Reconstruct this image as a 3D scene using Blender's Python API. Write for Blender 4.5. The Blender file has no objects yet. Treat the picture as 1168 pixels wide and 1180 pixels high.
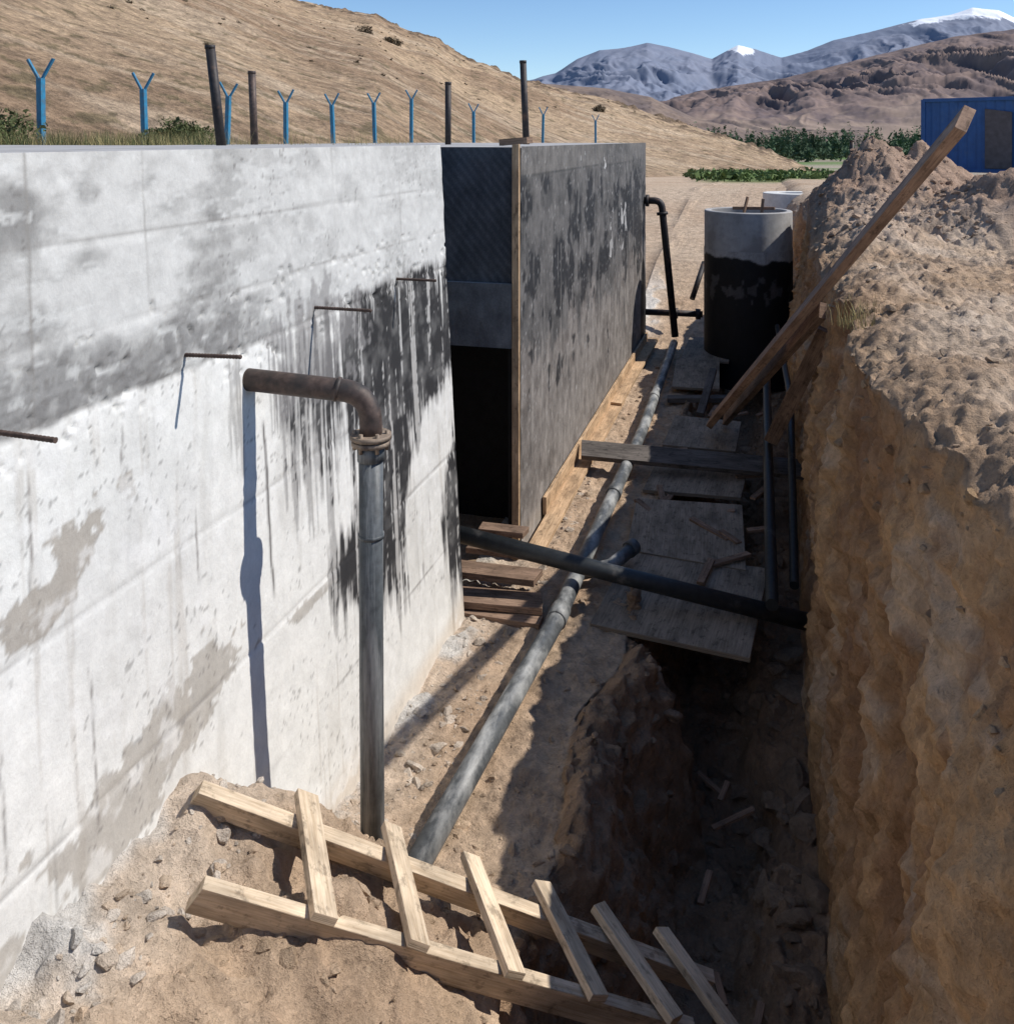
import bpy, math, random
import numpy as np
from mathutils import Vector, Matrix
random.seed(7); rng=np.random.default_rng(7)
CA,SA=math.cos(math.radians(16.0)),math.sin(math.radians(16.0))
def cw(X,Y,Z):
    """survey coords (right, forward, above eye level) -> world"""
    return (CA*X-SA*Y, SA*X+CA*Y, 3.0+Z)
# ---------------- noise ----------------
def _h(ix,iy,iz,seed):
    n=(ix*374761393+iy*668265263+iz*2147483647+seed*1274126177)&0xffffffff
    n=((n^(n>>13))*1274126177)&0xffffffff
    n=((n^(n>>16))*2246822519)&0xffffffff
    n=n^(n>>15)
    return (n&0xffffff)/float(0xffffff)*2-1
def vn(x,y,z=0,seed=0):
    x,y,z=np.broadcast_arrays(np.asarray(x,float),np.asarray(y,float),np.asarray(z,float))
    ix=np.floor(x).astype(np.int64);iy=np.floor(y).astype(np.int64);iz=np.floor(z).astype(np.int64)
    fx=x-ix;fy=y-iy;fz=z-iz
    fx=fx*fx*fx*(fx*(fx*6-15)+10);fy=fy*fy*fy*(fy*(fy*6-15)+10);fz=fz*fz*fz*(fz*(fz*6-15)+10)
    r=0
    for a in (0,1):
        for b in (0,1):
            for c in (0,1):
                w=(fx if a else 1-fx)*(fy if b else 1-fy)*(fz if c else 1-fz)
                r=r+w*_h(ix+a,iy+b,iz+c,seed)
    return r
def fbm(x,y,z=0,oct=4,seed=0,gain=.5):
    r=0;a=1;f=1;t=0;x=np.asarray(x,float);y=np.asarray(y,float);z=np.asarray(z,float)
    for o in range(oct):
        r=r+a*vn(x*f,y*f,z*f,seed+o*17);t+=a;a*=gain;f*=2.03
        x,y=x*.8-y*.6+3.1,x*.6+y*.8+1.7
    return r/t
def ss(x,a,b):
    t=np.clip((np.asarray(x,float)-a)/(b-a),0,1);return t*t*(3-2*t)
def cmix(a,b,t):
    t=np.asarray(t)[...,None];return np.asarray(a)*(1-t)+np.asarray(b)*t
def sfbm(x,y,oct,seed,gain=.5):
    """axis-aligned fbm (keeps streaks straight)"""
    r=0;a=1;f=1;t=0
    for o in range(oct):
        r=r+a*vn(np.asarray(x)*f,np.asarray(y)*f,0,seed+o*17);t+=a;a*=gain;f*=2.03
    return r/t
# ---------------- materials ----------------
def newmat(name):
    m=bpy.data.materials.new(name);m.use_nodes=True;nt=m.node_tree;nt.nodes.clear()
    o=nt.nodes.new('ShaderNodeOutputMaterial');p=nt.nodes.new('ShaderNodeBsdfPrincipled')
    nt.links.new(p.outputs[0],o.inputs[0]);return m,nt,p
def N(nt,t,**k):
    n=nt.nodes.new(t)
    for a,b in k.items(): setattr(n,a,b)
    return n
def noise(nt,vec,scale,detail=5,rough=.6):
    n=N(nt,'ShaderNodeTexNoise');n.inputs['Scale'].default_value=scale;n.inputs['Detail'].default_value=detail;n.inputs['Roughness'].default_value=rough
    nt.links.new(vec,n.inputs['Vector']);return n.outputs[0]
def ramp(nt,fac,stops):
    r=N(nt,'ShaderNodeValToRGB');e=r.color_ramp.elements
    while len(e)<len(stops): e.new(.5)
    for q,(p,c) in zip(e,stops):
        q.position=p;q.color=(c[0],c[1],c[2],1) if hasattr(c,'__len__') else (c,c,c,1)
    nt.links.new(fac,r.inputs[0]);return r.outputs[0]
def mul(nt,a,b,fac=1.0,mode='MULTIPLY'):
    m=N(nt,'ShaderNodeMix',data_type='RGBA',blend_type=mode);m.inputs[0].default_value=fac
    nt.links.new(a,m.inputs[6]);nt.links.new(b,m.inputs[7]);return m.outputs[2]
def mapv(nt,vec,sc):
    m=N(nt,'ShaderNodeMapping');m.inputs['Scale'].default_value=sc;nt.links.new(vec,m.inputs[0]);return m.outputs[0]
def bump(nt,p,h,dist,strength=1.0,prev=None):
    b=N(nt,'ShaderNodeBump');b.inputs['Distance'].default_value=dist;b.inputs['Strength'].default_value=strength
    nt.links.new(h,b.inputs['Height'])
    if prev: nt.links.new(prev,b.inputs['Normal'])
    nt.links.new(b.outputs[0],p.inputs['Normal']);return b.outputs[0]
def setr(p,r,s=.3):
    p.inputs['Roughness'].default_value=r;p.inputs['Specular IOR Level'].default_value=s
def vc_mat(name,fs,lo,hi,bd,rough=.95,stretch=(1,1,1),spec=.15,fine=1.0,k2=6):
    m,nt,p=newmat(name);setr(p,rough,spec)
    a=N(nt,'ShaderNodeVertexColor',layer_name='Col').outputs[0]
    c=N(nt,'ShaderNodeTexCoord').outputs['Object']
    cs=mapv(nt,c,stretch)
    n1=noise(nt,cs,fs,8,.68);n2=noise(nt,c,fs*k2,5,.72)
    x=mul(nt,a,ramp(nt,n1,[(.3,lo),(.7,hi)]))
    x=mul(nt,x,ramp(nt,n2,[(.3,lo*.5+.5),(.7,hi*.5+.5)]))
    nt.links.new(x,p.inputs['Base Color'])
    if bd>0:
        b=bump(nt,p,n1,bd*3,fine);bump(nt,p,n2,bd,fine,b)
    return m
M={}
M['soil']=vc_mat('dry_soil',7,.64,1.30,.017)
M['hill']=vc_mat('dry_grass_hill',1.1,.50,1.45,.10,fine=.8,k2=4)
M['mount']=vc_mat('mountain_rock',.008,.82,1.15,0)
M['mountf']=vc_mat('hazy_mountain_rock',.003,.93,1.06,0)
M['wall']=vc_mat('plastered_concrete',11,.88,1.08,.0013,.85,(1,1,.8),.25)
M['bit']=vc_mat('bitumen_coated_concrete',11,.65,1.35,.0025,.7,(1,1,.5),.3)
def wood(name,c1,c2):
    m,nt,p=newmat(name);setr(p,.8,.2)
    uv=N(nt,'ShaderNodeTexCoord').outputs['UV']
    n=noise(nt,mapv(nt,uv,(3,60,1)),1.5,6,.65);n2=noise(nt,mapv(nt,uv,(2,5,1)),1.5,4);n3=noise(nt,mapv(nt,uv,(9,14,1)),1.5,5,.7)
    x=mul(nt,ramp(nt,n,[(.3,c2),(.6,c1)]),ramp(nt,n2,[(.35,.6),(.62,1.15)]))
    x=mul(nt,x,ramp(nt,n3,[(.36,.55),(.46,1.0)]))
    nt.links.new(x,p.inputs['Base Color']);bump(nt,p,n,.004,.8);return m
M['wood']=wood('pale_timber',(.68,.55,.40),(.43,.32,.21))
M['woodo']=wood('orange_timber',(.56,.39,.24),(.33,.21,.12))
M['woodd']=wood('dusty_timber',(.30,.20,.14),(.13,.085,.06))
M['woodl']=wood('reddish_timber',(.36,.235,.16),(.18,.11,.08))
M['woodg']=wood('grey_timber',(.15,.13,.115),(.06,.052,.046))
M['ply']=wood('dirty_plywood',(.30,.245,.19),(.17,.135,.10))
def simple(name,col,rough=.6,metal=0,ns=20,lo=.7,hi=1.2,bd=.001,dirt=None,dsc=6,dr=(.5,.65),spec=.4,stretch=(1,1,1)):
    m,nt,p=newmat(name);setr(p,rough,spec);p.inputs['Metallic'].default_value=metal
    c=N(nt,'ShaderNodeTexCoord').outputs['Object'];n=noise(nt,c,ns,6)
    r=N(nt,'ShaderNodeRGB');r.outputs[0].default_value=(*col,1)
    x=mul(nt,r.outputs[0],ramp(nt,n,[(.3,lo),(.7,hi)]))
    if dirt:
        d=ramp(nt,noise(nt,mapv(nt,c,stretch),dsc,7,.65),[(dr[0],0.0),(dr[1],1.0)])
        q=N(nt,'ShaderNodeMix',data_type='RGBA');nt.links.new(d,q.inputs[0]);nt.links.new(x,q.inputs[6]);q.inputs[7].default_value=(*dirt,1);x=q.outputs[2]
    nt.links.new(x,p.inputs['Base Color']);bump(nt,p,n,bd);return m
M['hdpe']=simple('dusty_grey_pipe',(.075,.080,.083),.5,0,30,.7,1.3,.0012,(.36,.36,.345),9,(.44,.66),spec=.35,stretch=(1.0,.35,.3))
M['hdpev']=simple('scuffed_grey_pipe',(.072,.080,.085),.5,0,30,.7,1.3,.001,(.28,.285,.285),16,(.48,.68),spec=.35,stretch=(1,1,.10))
M['blackpipe']=simple('black_plastic_pipe',(.022,.025,.027),.45,0,30,.7,1.3,.0008,(.13,.12,.11),7,(.58,.78))
M['rust']=simple('rusty_steel',(.10,.07,.058),.6,.3,35,.6,1.4,.0015,(.045,.04,.038),8,(.45,.65))
M['rustl']=simple('light_rust_flange',(.28,.215,.16),.7,.1,40,.5,1.4,.002,(.08,.06,.05),20,(.5,.65))
M['rebar']=simple('rusted_rebar',(.075,.05,.04),.8,0,60,.6,1.4,.002)
M['dsteel']=simple('dark_steel',(.035,.03,.03),.6,.2,30,.6,1.3,.001,(.12,.07,.05),9,(.55,.7))
M['bluep']=simple('blue_paint',(.025,.18,.32),.5,0,20,.8,1.2,.001,(.07,.14,.2),12,(.5,.68))
M['cont']=simple('blue_container_paint',(.018,.085,.26),.55,0,3,.8,1.15,.002,(.05,.10,.19),1.5,(.55,.75))
M['door']=simple('brown_door',(.08,.075,.085),.6,0,5)
M['ring']=simple('precast_concrete',(.39,.38,.37),.9,0,12,.8,1.15,.003,(.28,.27,.26),3,(.5,.6))
M['white']=simple('pale_concrete',(.62,.61,.58),.9,0,12,.85,1.1,.003)
M['black']=simple('bitumen',(.008,.008,.009),.6,0,15,.6,1.5,.003,spec=.2)
def leafmat(name,c,s=.9):
    m,nt,p=newmat(name);setr(p,.8,.2)
    oi=N(nt,'ShaderNodeTexCoord').outputs['Object'];n=noise(nt,oi,s,4)
    nt.links.new(ramp(nt,n,[(.3,tuple(v*.5 for v in c)),(.7,tuple(v*1.5 for v in c))]),p.inputs['Base Color']);return m
M['leafd']=leafmat('distant_foliage',(.065,.105,.055),.06)
M['leaf']=leafmat('shrub_foliage',(.085,.10,.04),6)
M['leafv']=leafmat('valley_foliage',(.12,.17,.06),.3)
M['grass']=leafmat('dry_grass_blades',(.34,.28,.13))
M['brush']=leafmat('brush_foliage',(.13,.10,.065))
# ---------------- mesh helpers ----------------
def mesh_np(name,V,F,mat,col=None,smooth=True):
    me=bpy.data.meshes.new(name);V=np.asarray(V,np.float32);F=np.asarray(F,np.int32);k=F.shape[1]
    me.vertices.add(len(V));me.vertices.foreach_set('co',V.ravel())
    me.loops.add(F.size);me.loops.foreach_set('vertex_index',F.ravel())
    me.polygons.add(len(F));me.polygons.foreach_set('loop_start',np.arange(0,F.size,k,dtype=np.int32))
    me.polygons.foreach_set('use_smooth',np.full(len(F),smooth))
    me.update(calc_edges=True);me.validate()
    if col is not None:
        a=me.color_attributes.new('Col','FLOAT_COLOR','POINT')
        c=np.ones((len(V),4),np.float32);c[:,:3]=np.clip(col,0.004,1);a.data.foreach_set('color',c.ravel())
    me.materials.append(mat);o=bpy.data.objects.new(name,me);bpy.context.collection.objects.link(o);return o
def gridF(nj,ni,flip=False):
    j,i=np.meshgrid(np.arange(nj-1),np.arange(ni-1),indexing='ij');a=(j*ni+i).ravel()
    F=np.stack([a,a+1,a+ni+1,a+ni],1)
    return F[:,::-1] if flip else F
class Acc:
    def __init__(s): s.v=[];s.f=[];s.uv=[];s.sm=[]
    def face(s,idx,uvs,sm=False): s.f.append(idx);s.uv.append(uvs);s.sm.append(sm)
    def beam(s,p0,p1,w,h,up=(0,0,1),jit=0):
        p0=Vector(p0);p1=Vector(p1);d=(p1-p0);L=d.length;d.normalize();u=Vector(up)
        r=d.cross(u)
        if r.length<1e-4: r=d.cross(Vector((1,0,0)))
        r.normalize();u=r.cross(d).normalized();b=len(s.v)
        for e,pp in ((0,p0),(1,p1)):
            sk=random.uniform(-.08,.08)*w
            for a,c in ((-1,-1),(1,-1),(1,1),(-1,1)):
                s.v.append(pp+r*(a*w/2)+u*(c*h/2)+d*(sk*a))
        o=random.uniform(0,50);q=random.uniform(0,50)
        for k in range(4):
            k2=(k+1)%4;ww=(w if k%2==0 else h)
            s.face([b+k,b+k2,b+4+k2,b+4+k],[(o,q+k),(o,q+k+ww),(o+L,q+k+ww),(o+L,q+k)])
        s.face([b+3,b+2,b+1,b],[(o,q),(o+h,q),(o+h,q+w),(o,q+w)]);s.face([b+4,b+5,b+6,b+7],[(o,q),(o+h,q),(o+h,q+w),(o,q+w)])
    def tube(s,pts,r,n=20,cap=True):
        pts=[Vector(p) for p in pts];rr=r if hasattr(r,'__len__') else [r]*len(pts);b=len(s.v)
        pd=None;rx=None
        for i,p in enumerate(pts):
            if i==0:d=pts[1]-p
            elif i==len(pts)-1:d=p-pts[i-1]
            else:d=(pts[i+1]-p).normalized()+(p-pts[i-1]).normalized()
            if d.length<1e-9:d=pd
            d=d.normalized()
            if rx is None:
                rx=d.cross(Vector((0,0,1)))
                if rx.length<.05: rx=d.cross(Vector((1,0,0)))
            rx=(rx-d*rx.dot(d)).normalized();ry=d.cross(rx);pd=d
            for k in range(n):
                a=2*math.pi*k/n;s.v.append(p+rx*(math.cos(a)*rr[i])+ry*(math.sin(a)*rr[i]))
        for i in range(len(pts)-1):
            for k in range(n):
                k2=(k+1)%n;s.face([b+i*n+k,b+i*n+k2,b+(i+1)*n+k2,b+(i+1)*n+k],[(0,0)]*4,True)
        if cap:
            s.face([b+k for k in range(n)][::-1],[(0,0)]*n);e=b+(len(pts)-1)*n;s.face([e+k for k in range(n)],[(0,0)]*n)
    def quad(s,a,b,c,d):
        i=len(s.v);s.v+= [Vector(a),Vector(b),Vector(c),Vector(d)];s.face([i,i+1,i+2,i+3],[(0,0),(1,0),(1,1),(0,1)])
    def build(s,name,mat,bev=0,parent=None):
        me=bpy.data.meshes.new(name);me.from_pydata([tuple(v) for v in s.v],[],s.f)
        uv=me.uv_layers.new(name='UVMap');flat=[c for f in s.uv for c in f]
        uv.data.foreach_set('uv',[x for c in flat for x in c])
        me.polygons.foreach_set('use_smooth',s.sm);me.materials.append(M[mat]);me.update()
        o=bpy.data.objects.new(name,me);bpy.context.collection.objects.link(o)
        if bev:
            m=o.modifiers.new('bevel','BEVEL');m.width=bev;m.segments=2;m.limit_method='ANGLE'
        if parent:o.parent=parent
        return o
def empty(name,loc=(0,0,0)):
    o=bpy.data.objects.new(name,None);bpy.context.collection.objects.link(o);return o
def arc(p0,c,p1,n=8):
    p0,c,p1=Vector(p0),Vector(c),Vector(p1)
    return [p0*(1-t)**2+c*2*t*(1-t)+p1*t*t for t in [i/n for i in range(n+1)]]
# ---------------- ground sheet ----------------
ys=np.concatenate([np.array([-400,-100,-30,-10,-4,-2,-1,0,.4,.6]),np.arange(.8,6,.018),np.arange(6,11,.028),np.arange(11,17,.045),17*np.geomspace(1,2.2,60)[:-1],37.4*np.geomspace(1,9000/37.4,90)])
nj=len(ys);Y=ys[:,None]
lev=np.interp(ys,[0,13.4,17,26,50,120,300,700,2500,9000],[0,0,.75,1.6,.9,-1.5,-6,-9,-12,-12])[:,None]
plat=np.interp(ys,[0,3,12,26,50,120,300,700,2500,9000],[1.95,1.95,1.98,1.8,1.0,-1.5,-6,-9,-12,-12])[:,None]
left=np.interp(ys,[0,29,46,120,300,700,9000],[2.6,2.6,1.0,-1.5,-6,-9,-12])[:,None]
tr=(1-ss(Y,14.0,16.5))
F0=-.95*tr*(1-.35*ss(Y,5.0,6.2))+lev*(1-tr)
xs=[];zs=[];seg=[]
def addseg(x,z,k):
    x=np.broadcast_to(x,(nj,x.shape[1]));z=np.broadcast_to(z,x.shape);xs.append(x);zs.append(z);seg.append(np.full(x.shape[1],k))
P=lambda n,a=0:np.linspace(0,1,n+1)[None,(0 if a else 1):]
p=-np.geomspace(6000,6.35,45)[None,:];addseg(p,left+0*p,0)
p=P(4);addseg(-6.35+.25*p,left*(1-p)+lev*p,1)
p=P(20);addseg(-6.1+4.1*p,lev+0*p,2)
xl=-.86+.16*fbm(Y*.9,0*Y,3,3,11)
sw=.34+.22*ss(Y,3.4,4.0)*(1-ss(Y,5.2,5.8))
p=P(80);addseg(-2.0+(xl+2.0)*p,lev+0*p,3)
p=P(46);pp=p*p*(3-2*p);hump=.22*np.sin(np.clip(p*1.25,0,1)*math.pi)*ss(Y,3.4,4.0)*(1-ss(Y,5.2,5.8));addseg(xl+sw*p,lev*(1-pp)+F0*pp+hump,4)
xr=.22+.05*fbm(Y*.8,0*Y,9,3,12)
p=P(60);addseg(xl+sw+(xr-xl-sw)*p,F0+.28*ss(p,.35,.7)*tr+0*p,5)
xe=.47+.11*fbm(Y*1.5,0*Y,5,5,13,.6)+.22*ss(Y,4.8,3.0)+.12*ss(Y,2.6,1.5)
F0b=F0+.28*tr
rd=(.17+.05*vn(Y*1.1,0,0,77))
p=P(170);ztop=plat-rd;addseg(xr+(xe-xr)*(p**1.4),F0b+(ztop-F0b)*p,6)
p=P(120);addseg(xe+1.6*p,plat-rd*(1-np.clip(p/.26,0,1))**2,7)
p=P(80);addseg(xe+1.6+5*p**1.2,plat+0*p,7)
p=np.geomspace(.3,6000,55)[None,:];addseg(xe+6.6+p,plat+0*p,8)
X=np.concatenate(xs,1).copy();Z=np.concatenate(zs,1).copy();S=np.concatenate(seg)[None,:]+0*Y;YY=Y+0*X
ni=X.shape[1]
near=(1-ss(YY,.1,1.0))
inn=(X<.5)&(X>-2.1)
Z=np.where(inn,Z*(1-near)+1.35*near,Z)
md=.92*ss(YY,3.8,2.35)*np.clip((-.52-X)/1.28,0,1)**.9
md=md*(1+.22*fbm(X*2.6,YY*2.6,0,3,31))
md+= .15*np.exp(-((X+1.55)**2+(YY-2.95)**2)/.05)+.10*np.exp(-((X+1.25)**2+(YY-2.55)**2)/.02)
Z=Z+np.where((X>-2.2)&(X<.3),np.where(near<1,md,0),0)*(1-near)
def heap(x0,y0,a,rx,ry): 
    d=np.sqrt(((X-x0)/rx)**2+((YY-y0)/ry)**2);return a*np.clip(1-d,0,1)**.95
hp=0*X
for q in [(1.35,11.9,.95,1.3,1.9),(2.5,10.4,.75,1.4,1.4),(3.5,9.0,.75,1.3,1.3),(2.0,13.5,.8,1.5,1.8),(1.0,9.6,.22,.8,1.0),(4.5,11.5,.95,2,2),(1.2,14.5,.5,1.0,1.5),(5.5,8,.7,2,2),(1.9,10.9,.5,.7,.8),(2.9,9.5,.5,.7,.7),(1.0,12.6,.65,.6,.8)]: hp=np.maximum(hp,heap(*q))
hp=hp*(1+.40*fbm(X*2.0,YY*2.0,0,4,41,.6))
Z+=np.where(S>=7,hp,0)
nearw=1-ss(YY,30,80);nearf=1-ss(YY,13,19)
n1=fbm(X*2.2,YY*2.2,Z*2.2,5,21,.55);n2=fbm(X*11,YY*11,Z*11,3,22,.6);n3=fbm(X*28,YY*28,Z*28,2,23,.6)
rid=1-2*np.abs(fbm(X*4,YY*4,Z*4,3,25))
a1=np.select([S<=2,S==3,S==4,S==5,S==6,S==7],[.02,.035,.13,.13,.02,.08],.08)
a2=np.select([S<=2,S==3,S==4,S==5,S==6,S==7],[.0,.018,.06,.07,.012,.044],.02)
mo=np.clip(md*3,0,1)*(S==3)
Zd=(a1*(.25+.75*nearf)+.03*mo)*n1+nearf*((a2+.03*mo)*n2+(.012+.004*mo+.008*(S==7))*n3+np.where(S==7,.03*rid,0))
Z+=Zd*nearw*ss(YY,.5,1.0)
fp=np.clip((Z-F0b)/(plat-F0b+1e-6),0,1)
facew=np.where(S==6,np.sin(fp*math.pi)**.4,0)
ero=fbm(YY*5.0,Z*1.8,X*0,5,27,.6);ero2=fbm(YY*1.1,Z*1.2,0*X,3,29);lay=fbm(YY*2.0,Z*7,0*X,4,28,.6)
pick=np.clip(fbm(YY*7,Z*4,0*X,3,33)-.05,0,1)
dx=(.12*ero2+.085*ero+.04*lay+.034*n2+.026*n3+.12*pick)
X+=np.where(S==6,dx*facew,0)+np.where(S==4,.06*n2,0)+np.where(S==7,0,0)
# colors
tan=np.array([.56,.41,.28]);brn=np.array([.39,.26,.165]);face=np.array([.60,.375,.20]);pale=np.array([.65,.53,.415]);dark=np.array([.30,.195,.125])
C=cmix(tan,brn,np.clip(.45+.9*n1,0,1))
C=cmix(C,pale,np.where(S==3,ss(X+.1*n1,-1.45,-1.85)*.8+.15,np.where(S==7,np.clip(.25+.9*fbm(X*1.3,YY*1.3,0,4,61),0,1)*ss(X-xe,.05,.5),0))*(1-ss(YY,14,18)))
C=cmix(C,brn*.9,np.where(S==7,(1-ss(X-xe,.0,.45))*.55*np.clip(.7+n2,0,1),0)*(1-ss(YY,14,18)))
cem=np.where(S==3,ss(-(X+1.72)+.22*fbm(X*5,YY*5,0,4,81),-.02,.10)*ss(fbm(X*3,YY*2.2,0,3,82),-.15,.1),0)
C=cmix(C,np.array([.68,.66,.62]),cem*.85);Z+=cem*.025*(1-near)
fc=cmix(face,np.array([.38,.215,.115]),np.clip(.35+1.2*ero2+1.0*ero,0,1))
fc=cmix(fc,pale,ss(fbm(YY*2,Z*5,0*X,4,35),.15,.42)*.45)
fc=cmix(fc,np.array([.30,.17,.10]),ss(fbm(YY*6,Z*3,0*X,4,37),.15,.40)*.55)
fc=cmix(fc,brn,ss(fp,.88,.97)*.5)
C=np.where((S==6)[...,None],fc,C)
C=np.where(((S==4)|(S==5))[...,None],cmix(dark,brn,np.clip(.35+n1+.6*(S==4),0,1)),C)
C=np.where(((S>=7)&(hp>.05))[...,None],cmix(C,np.array([.36,.245,.18]),np.clip(hp*1.8,0,.85)),C)
C=cmix(C,cmix(np.array([.52,.40,.29]),np.array([.44,.315,.215]),np.clip(.3+.9*fbm(X*.8,YY*.8,0,4,66),0,1)),ss(YY,14.5,17)*(hp<.05))
camx=CA*X+SA*YY;camd=-SA*X+CA*YY
g=ss(camd,32,40)*(1-ss(camd,85,105))*np.clip(.85+1.2*fbm(X*.12,YY*.12,0,3,71),0,1)*ss(camx/np.maximum(camd,1),.20,.23)
C=cmix(C,np.array([.16,.20,.075]),g)
far=ss(camd,85,115)
fcol=cmix(np.array([.34,.29,.22]),np.array([.13,.20,.065]),np.clip(.6+2.5*fbm(X*.006,YY*.02,0,3,72),0,1)*(ss(camd,120,200)))
fcol=cmix(fcol,np.array([.33,.25,.18]),ss(camd,800,1500))
C=cmix(C,fcol,far)
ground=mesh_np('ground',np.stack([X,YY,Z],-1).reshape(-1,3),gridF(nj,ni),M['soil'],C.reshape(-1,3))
GP=np.stack([X,YY,Z],-1)
# ---------------- rubble ----------------
import bmesh
bm=bmesh.new();bmesh.ops.create_icosphere(bm,subdivisions=2,radius=1);iv=np.array([v.co[:] for v in bm.verts]);iF=np.array([[v.index for v in f.verts] for f in bm.faces]);bm.free()
def rubble(name,picks,mat='soil'):
    VV=[];FF=[];CC=[];b=0
    for (sel,n,smin,smax,colr) in picks:
        jj,ii=np.where(sel)
        k=rng.integers(0,len(jj),n)
        for q in k:
            pnt=GP[jj[q],ii[q]];r=smin*(smax/smin)**(rng.random()**2.6)
            s=r*np.array([rng.uniform(.7,1.4),rng.uniform(.7,1.2),rng.uniform(.45,.85)])
            v=iv.copy()
            for _ in range(7):
                ax=rng.normal(size=3);ax/=np.linalg.norm(ax);dd=v@ax;v=v-np.outer(np.maximum(dd-rng.uniform(.35,.75),0),ax)
            sd=int(rng.integers(1e6));v=v*(1+.16*vn(iv[:,0]*2.3+sd%97,iv[:,1]*2.3,iv[:,2]*2.3,sd))[:,None]*s*1.25
            a=rng.uniform(0,6.28);R=np.array([[math.cos(a),-math.sin(a),0],[math.sin(a),math.cos(a),0],[0,0,1]])
            t=rng.normal()*.3;R2=np.array([[1,0,0],[0,math.cos(t),-math.sin(t)],[0,math.sin(t),math.cos(t)]])
            v=v@R2.T@R.T+pnt+np.array([0,0,-r*.12]);VV.append(v);FF.append(iF+b);b+=len(v)
            CC.append(np.tile(C[jj[q],ii[q]]*.5+.5*np.array(colr)*rng.uniform(.75,1.15),(len(v),1)))
    return mesh_np(name,np.concatenate(VV),np.concatenate(FF),M[mat],np.concatenate(CC),False)
so=(S==3)&(X>-1.8)
rubble('soil_clods',[
 (so&(YY>3.2)&(YY<13),1000,.004,.032,(.50,.38,.27)),
 (so&(X<-1.45)&(YY>3.2)&(YY<9),550,.005,.036,(.66,.60,.52)),
 (so&(YY>1.5)&(YY<3.8),800,.003,.030,(.56,.42,.29)),
 (so&(YY>1.5)&(YY<3.8)&(X<-1.6),130,.006,.035,(.66,.62,.56)),
 ((S==4)&(YY>2)&(YY<13),500,.008,.06,(.36,.26,.18)),
 ((S==5)&(YY>2)&(YY<13),900,.012,.10,(.34,.26,.19)),
 ((S==7)&(YY>1.5)&(YY<14)&(X<5),1500,.005,.035,(.50,.38,.27)),
 ((S==7)&(hp>.1)&(X<5),1300,.010,.055,(.40,.28,.20)),
 ((S==6)&(Z>1.3)&(YY>1.5)&(YY<12),250,.006,.035,(.5,.36,.22)),
])
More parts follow.
